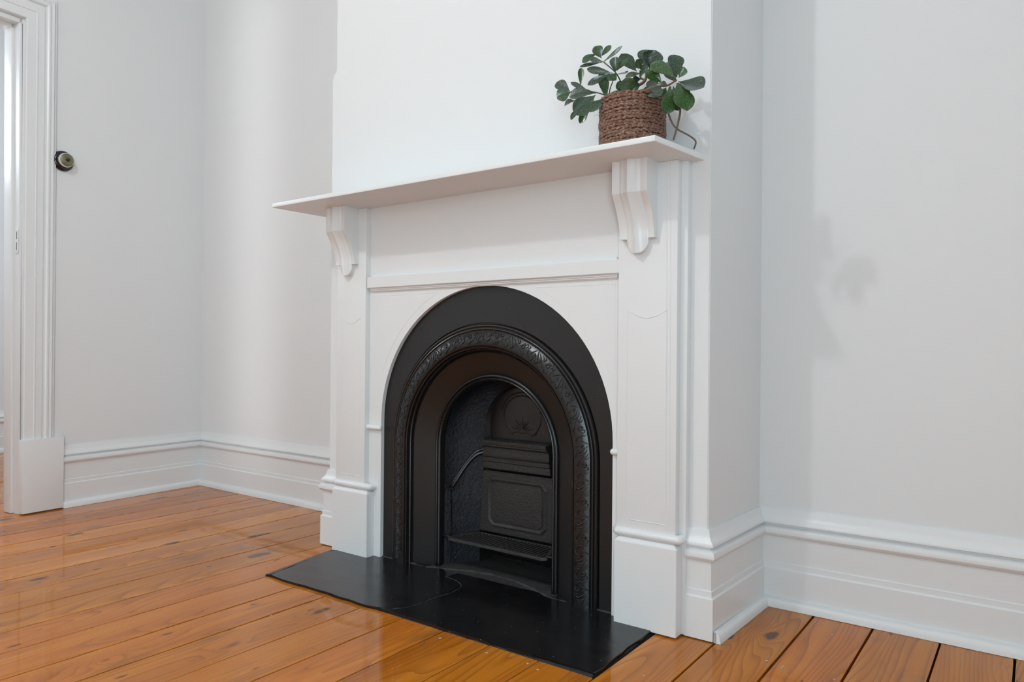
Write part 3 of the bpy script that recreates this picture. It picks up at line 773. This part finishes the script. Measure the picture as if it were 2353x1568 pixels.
bm = bmesh.new(); yh = 2.0895
cc = (CX, .535)
circ = lambda r, a0, a1, n=26: [(cc[0] + r * math.cos(math.radians(a0 + (a1 - a0) * i / n)), yh, cc[1] + r * .95 * math.sin(math.radians(a0 + (a1 - a0) * i / n))) for i in range(n + 1)]
tube(bm, circ(.080, -60, 240), .0022, 6); tube(bm, circ(.092, 15, 165), .0022, 6)
for k in range(9):
    a = math.radians(10 + 20 * k); d = Vector((math.cos(a), 0, math.sin(a))); c_ = Vector((CX + .002, yh, .487))
    tube(bm, [c_ + d * .008, c_ + d * .020 + Vector((.003 * math.cos(3 * a), 0, .002)), c_ + d * (.034 if k % 2 else .045)], .0022, 6, lambda s_: .5 + .7 * math.sin(math.pi * s_))
tube(bm, catmull([(CX - .060, yh, .487), (CX - .045, yh, .476), (CX - .020, yh, .482), (CX, yh, .478), (CX + .020, yh, .482), (CX + .045, yh, .474), (CX + .065, yh, .480)], 4), .002, 6)
finish(bm, 'cast_ornament', IRON, hood, smooth=70)
# ash pit behind and below the grate
bm = bmesh.new(); box(bm, CX - .17, CX + .17, 2.19, 2.20, .002, .40); box(bm, CX - .175, CX - .170, 2.066, 2.20, .002, .118); box(bm, CX + .170, CX + .175, 2.066, 2.20, .002, .118)
box(bm, CX - .17, CX + .17, 2.09, 2.20, .40, .41)
finish(bm, 'ash_pit', DARK, grate, smooth=0)
bm = bmesh.new(); tube(bm, [(CX - .165, 2.085, .030), (CX + .17, 2.085, .030)], .0022, 6); finish(bm, 'ash_bar', IRON, grate)
# bottom grate: frame and bars
zg = .114; FP = [(-.208, 1.938), (-.190, 1.920), (.200, 1.913), (.216, 1.926), (.205, 1.975), (.165, 2.052), (-.158, 2.056), (-.195, 2.000)]
FPin = [(-.190, 1.945), (-.182, 1.934), (.192, 1.927), (.200, 1.936), (.190, 1.972), (.156, 2.043), (-.150, 2.046), (-.180, 1.997)]
bm = bmesh.new()
def rg(L, z): return [bm.verts.new((CX + x, y, z)) for x, y in L]
a, b_, c, d = rg(FP, zg), rg(FPin, zg), rg(FP, zg - .008), rg(FPin, zg - .008)
for i in range(8):
    j = (i + 1) % 8
    for q in ((a[i], a[j], b_[j], b_[i]), (c[i], d[i], d[j], c[j]), (a[i], c[i], c[j], a[j]), (b_[i], b_[j], d[j], d[i])): bm.faces.new(q)
bmesh.ops.bevel(bm, geom=[e for e in bm.edges if all(v_.co.z > zg - .001 for v_ in e.verts)], offset=.0015, segments=1, affect='EDGES')
gf = finish(bm, 'bottom_grate', IRON_GRATE, grate, smooth=30)
def yback(x): 
    if x < -.150: return 1.997 + (2.046 - 1.997) * (x + .180) / .030
    if x > .156: return 2.043 + (1.972 - 2.043) * (x - .156) / .034
    return 2.045
nb_ = 25
for i in range(nb_):
    x = -.176 + .362 * i / (nb_ - 1); y0_ = 1.930; y1_ = min(yback(x) + .004, 2.05)
    bm = bmesh.new(); w2 = .0036
    prism(bm, [(CX + x - w2, zg - .012), (CX + x + w2, zg - .012), (CX + x + w2 * 1.1, zg - .001), (CX + x, zg + .0012), (CX + x - w2 * 1.1, zg - .001)], y0_, y1_, lambda p, q, a_: Vector((p, a_, q)))
    finish(bm, 'grate_bar', IRON_GRATE, gf, smooth=0)
for s in (-1, 1):
    bm = bmesh.new(); tube(bm, [(CX + s * .236, 1.944, zg - .003), (CX + s * .205, 1.944, zg - .003)], .0055, 10); finish(bm, 'grate_lug', IRON, gf)

# ================================================================ WALL KNOB
kb = LW(.757, 0, 1.653)
sw = empty('wall_button', kb, 'round black wall button with white ring and brass centre beside door casing', 'button')
def lat(name, prof, mat, parent=None):
    bm = bmesh.new(); lathe(bm, prof, kb, NN, 40); return finish(bm, name, mat, parent or sw, smooth=40)
lat('base', [(0, 0), (.046, 0), (.0485, .004), (.047, .010), (.042, .015), (.038, .017), (.036, .024), (.031, .028), (0, .028)], BLACKPL)
lat('collar', [(0, .027), (.0325, .027), (.034, .032), (.033, .040), (.0315, .041), (0, .041)], WHITEPL)
lat('cap', [(0, .040), (.0305, .040), (.030, .0445), (.027, .047), (.0262, .0465), (.020, .049), (.0195, .0485), (.011, .0505), (.0105, .048), (.0075, .048), (0, .048)], BRASS)
lat('push_button', [(0, .047), (.0078, .047), (.0076, .0515), (.005, .053), (.002, .0535), (0, .0537)], BLACKPL)

# ================================================================ POT PLANT
plant = empty('potted_plant', (-.893, 1.775, zs1), 'green leafy plant in a brown rope-wrapped pot at the right end of the shelf', 'plant')
pc = Vector((-.893, 1.775, zs1)); PR, PH = .0865, .142
bm = bmesh.new(); lathe(bm, [(0, .001), (PR - .004, .001), (PR - .003, PH - .002), (PR - .008, PH - .001), (PR - .010, PH - .03), (0, PH - .03)], pc, (0, 0, 1), 40)
pot = finish(bm, 'pot', ROPE, plant, smooth=40)
ncoil = 17
for k in range(ncoil):
    z = .006 + (PH - .010) * k / (ncoil - 1); bm = bmesh.new(); seg = 120; rows = []
    rr0 = PR * (1 + .010 * math.sin(k * 1.7)) ; tw = random.uniform(0, 6)
    rt = (PH / ncoil) * .56
    for i in range(seg):
        a = 2 * math.pi * i / seg
        R0 = rr0 + .0008 * math.sin(5 * a + k); zz = z + .0012 * math.sin(3 * a + k * 2.1) + .0006 * math.sin(11 * a + k)
        ring_ = []
        for j in range(6):
            b2 = 2 * math.pi * j / 6
            rad = rt * (1 + .34 * math.sin(2 * b2 + a * 30 + tw + k))
            ring_.append(bm.verts.new(pc + Vector(((R0 + rad * math.cos(b2) * .75) * math.cos(a), (R0 + rad * math.cos(b2) * .75) * math.sin(a), zz + rad * math.sin(b2)))))
        rows.append(ring_)
    for i in range(seg):
        for j in range(6): bm.faces.new((rows[i][j], rows[(i + 1) % seg][j], rows[(i + 1) % seg][(j + 1) % 6], rows[i][(j + 1) % 6]))
    finish(bm, 'rope_coil', ROPE, pot, smooth=75)
bm = bmesh.new()
for k in range(26):
    a = random.uniform(math.pi, 2 * math.pi); z = random.uniform(.01, PH); d = Vector((math.cos(a), math.sin(a), 0)); p0 = pc + d * (PR + .003) + Z * z
    tube(bm, [p0, p0 + d * .004 + Vector((random.uniform(-.006, .006), 0, random.uniform(-.006, .006))), p0 + d * .006 + Vector((random.uniform(-.012, .012), 0, random.uniform(-.010, .010)))], .0003, 3)
fz = finish(bm, 'loose_fibres', ROPE, pot); fz['kind'] = 'stuff'
bm = bmesh.new(); lathe(bm, [(0, PH - .026), (.03, PH - .024), (PR - .009, PH - .028)], pc, (0, 0, 1), 24); finish(bm, 'soil', SOIL, plant, smooth=60)
LEAVES=[('A', [-0.973, 1.745, 1.576], [-0.986, 1.73, 1.605], 0.0293),
('A', [-0.979, 1.75, 1.583], [-0.958, 1.77, 1.615], 0.0141),
('A', [-0.966, 1.745, 1.565], [-0.919, 1.76, 1.601], 0.0111),
('A', [-0.969, 1.745, 1.565], [-1.025, 1.72, 1.556], 0.01),
('A', [-0.984, 1.735, 1.586], [-1.012, 1.71, 1.562], 0.017),
('A', [-0.969, 1.745, 1.566], [-1.01, 1.75, 1.583], 0.0123),
('B', [-0.912, 1.71, 1.513], [-0.904, 1.7, 1.548], 0.0287),
('B', [-0.922, 1.715, 1.515], [-0.99, 1.7, 1.536], 0.0182),
('B', [-0.93, 1.715, 1.515], [-0.982, 1.69, 1.489], 0.0161),
('B', [-0.908, 1.71, 1.51], [-0.914, 1.68, 1.483], 0.0249),
('B', [-0.905, 1.71, 1.507], [-0.871, 1.69, 1.495], 0.0249),
('B', [-0.909, 1.715, 1.519], [-0.886, 1.73, 1.549], 0.0111),
('C', [-1.052, 1.71, 1.491], [-1.101, 1.72, 1.528], 0.0278),
('C', [-1.049, 1.71, 1.488], [-1.079, 1.69, 1.47], 0.0328),
('C', [-0.973, 1.715, 1.472], [-1.039, 1.69, 1.467], 0.0366),
('C', [-0.974, 1.715, 1.466], [-1.017, 1.68, 1.414], 0.044),
('C', [-1.029, 1.73, 1.506], [-1.034, 1.74, 1.56], 0.0152),
('C', [-1.002, 1.725, 1.486], [-1.066, 1.74, 1.527], 0.0129),
('C', [-1.05, 1.735, 1.472], [-1.087, 1.74, 1.467], 0.0211),
('C', [-1.032, 1.735, 1.447], [-1.059, 1.73, 1.419], 0.0164),
('C', [-1.002, 1.73, 1.445], [-1.024, 1.72, 1.401], 0.0193),
('C', [-0.935, 1.72, 1.451], [-0.98, 1.685, 1.416], 0.0278),
('C', [-0.948, 1.73, 1.454], [-0.96, 1.72, 1.524], 0.027),
('C', [-0.962, 1.745, 1.469], [-0.91, 1.75, 1.465], 0.0223),
('C', [-0.949, 1.75, 1.459], [-0.984, 1.74, 1.445], 0.0176),
('D', [-0.869, 1.75, 1.519], [-0.909, 1.74, 1.57], 0.0366),
('D', [-0.855, 1.745, 1.52], [-0.855, 1.72, 1.536], 0.0223),
('D', [-0.847, 1.77, 1.523], [-0.868, 1.79, 1.588], 0.0352),
('D', [-0.836, 1.76, 1.52], [-0.815, 1.75, 1.561], 0.0469),
('D', [-0.86, 1.755, 1.513], [-0.906, 1.76, 1.516], 0.0164),
('D', [-0.863, 1.765, 1.502], [-0.894, 1.77, 1.5], 0.0264),
('D', [-0.883, 1.745, 1.454], [-0.886, 1.72, 1.494], 0.0381),
('D', [-0.9, 1.75, 1.462], [-0.918, 1.74, 1.498], 0.0223),
('D', [-0.871, 1.75, 1.458], [-0.872, 1.74, 1.489], 0.0234),
('D', [-0.843, 1.74, 1.458], [-0.779, 1.71, 1.425], 0.0317),
('D', [-0.865, 1.77, 1.471], [-0.844, 1.78, 1.482], 0.0129),
('D', [-0.855, 1.75, 1.503], [-0.849, 1.76, 1.535], 0.0176),
('E', [-0.745, 1.72, 1.466], [-0.804, 1.7, 1.505], 0.0396),
('E', [-0.751, 1.74, 1.475], [-0.766, 1.76, 1.541], 0.0366),
('E', [-0.759, 1.75, 1.485], [-0.793, 1.77, 1.531], 0.0281),
('E', [-0.741, 1.73, 1.468], [-0.726, 1.73, 1.491], 0.0217),
('E', [-0.74, 1.725, 1.457], [-0.669, 1.71, 1.424], 0.0469),
('E', [-0.74, 1.715, 1.451], [-0.706, 1.7, 1.372], 0.0454),
('E', [-0.754, 1.71, 1.443], [-0.76, 1.7, 1.374], 0.0352),
('E', [-0.752, 1.72, 1.446], [-0.742, 1.73, 1.387], 0.0337),
('E', [-0.782, 1.72, 1.461], [-0.818, 1.7, 1.492], 0.0317),
('E', [-0.776, 1.74, 1.46], [-0.807, 1.75, 1.473], 0.0193),
('E', [-0.804, 1.76, 1.467], [-0.851, 1.78, 1.496], 0.0246),
('E', [-0.78, 1.74, 1.454], [-0.791, 1.73, 1.431], 0.0234),
('E', [-0.751, 1.735, 1.462], [-0.781, 1.75, 1.5], 0.0264),
('E', [-0.75, 1.745, 1.462], [-0.732, 1.77, 1.432], 0.0264)]
STEMS=[('green_stem', 0.0016, [[-0.966, 1.745, 1.564], [-0.913, 1.715, 1.514], [-0.908, 1.74, 1.491], [-0.908, 1.765, 1.471], [-0.907, 1.775, 1.455]]),
('green_stem', 0.0018, [[-1.049, 1.71, 1.489], [-1.017, 1.73, 1.49], [-0.97, 1.73, 1.475], [-0.949, 1.75, 1.463], [-0.939, 1.77, 1.447]]),
('green_stem', 0.0015, [[-1.029, 1.73, 1.506], [-1.013, 1.728, 1.49], [-0.973, 1.715, 1.471]]),
('woody_stem', 0.0042, [[-0.899, 1.775, 1.451], [-0.888, 1.765, 1.467], [-0.869, 1.76, 1.483], [-0.847, 1.755, 1.491], [-0.842, 1.76, 1.518]]),
('green_stem', 0.0025, [[-0.847, 1.755, 1.491], [-0.86, 1.755, 1.503], [-0.856, 1.745, 1.517]]),
('woody_stem', 0.0025, [[-0.867, 1.78, 1.446], [-0.849, 1.77, 1.468], [-0.807, 1.75, 1.466], [-0.772, 1.73, 1.455], [-0.744, 1.725, 1.462]]),
('green_stem', 0.0014, [[-0.962, 1.77, 1.462], [-0.949, 1.75, 1.485], [-0.924, 1.72, 1.494], [-0.912, 1.712, 1.511]]),
('dry_stem', 0.0024, [[-0.758, 1.715, 1.445], [-0.776, 1.735, 1.426], [-0.781, 1.755, 1.398], [-0.778, 1.77, 1.375], [-0.767, 1.78, 1.356], [-0.743, 1.81, 1.34], [-0.735, 1.83, 1.329], [-0.746, 1.845, 1.315]]),
('dry_stem', 0.0028, [[-0.742, 1.73, 1.432], [-0.743, 1.745, 1.391], [-0.751, 1.75, 1.36], [-0.761, 1.76, 1.342], [-0.774, 1.775, 1.327]])]

MS = {'green_stem': GREENST, 'woody_stem': WOODST, 'dry_stem': DRYST}
for nm_, r, ps in STEMS:
    bm = bmesh.new(); tube(bm, catmull(ps, 5), r, 8, lambda s_: 1.15 - .3 * s_); finish(bm, nm_, MS[nm_], plant, smooth=70)
rl = random.Random(11)
for cl, pa_, pb_, wd in LEAVES:
    a, c = Vector(pa_), Vector(pb_); ax = c - a; Ln = ax.length * 1.03; ax.normalize()
    face = Vector((.45, -.85, .25 + rl.uniform(-.2, .3))) + Vector((rl.uniform(-.35, .35), rl.uniform(-.2, .2), rl.uniform(-.25, .25)))
    sd = ax.cross(face).normalized(); nr = sd.cross(ax).normalized()
    if nr.y > 0: nr = -nr; sd = -sd
    wd *= 1.16; bm = bmesh.new(); rows = []; NL = 14; curl = rl.uniform(-.10, .16); fold = rl.uniform(.10, .45); tw = rl.uniform(-.3, .3); wavep = rl.uniform(0, 6)
    for i in range(NL + 1):
        s = i / NL
        hw = wd / 2 * (math.sin(math.pi * min(1, s ** 1.75 * .985 + .012)) ** .66 if s > 0 else .08)
        hw = max(hw, .0011 * (1 - .6 * s)); 
        if s < .16: hw = max(.0012, hw * (s / .16) ** .6)
        ctr = a + ax * (Ln * s) + nr * (curl * Ln * (s - s * s) * 1.6)
        an = tw * (s - .5); s2 = sd * math.cos(an) + nr * math.sin(an); n2 = nr * math.cos(an) - sd * math.sin(an)
        row = []
        for q in (-1, -.55, 0, .55, 1):
            lift = abs(q) ** 1.3 * hw * fold + .05 * hw * math.sin(7 * s + wavep + q) * abs(q)
            row.append(ctr + s2 * (q * hw) + n2 * lift)
        rows.append(row)
    th = .0006
    F = [[bm.verts.new(p) for p in r_] for r_ in rows]; B = [[bm.verts.new(p - nr * th) for p in r_] for r_ in rows]
    for i in range(NL):
        for j in range(4):
            bm.faces.new((F[i][j], F[i][j + 1], F[i + 1][j + 1], F[i + 1][j])); bm.faces.new((B[i][j], B[i + 1][j], B[i + 1][j + 1], B[i][j + 1]))
        for j in (0, 4): bm.faces.new((F[i][j], F[i + 1][j], B[i + 1][j], B[i][j]))
    for i in (0, NL):
        for j in range(4): bm.faces.new((F[i][j], B[i][j], B[i][j + 1], F[i][j + 1]))
    finish(bm, 'leaf', LEAF, plant, smooth=60)
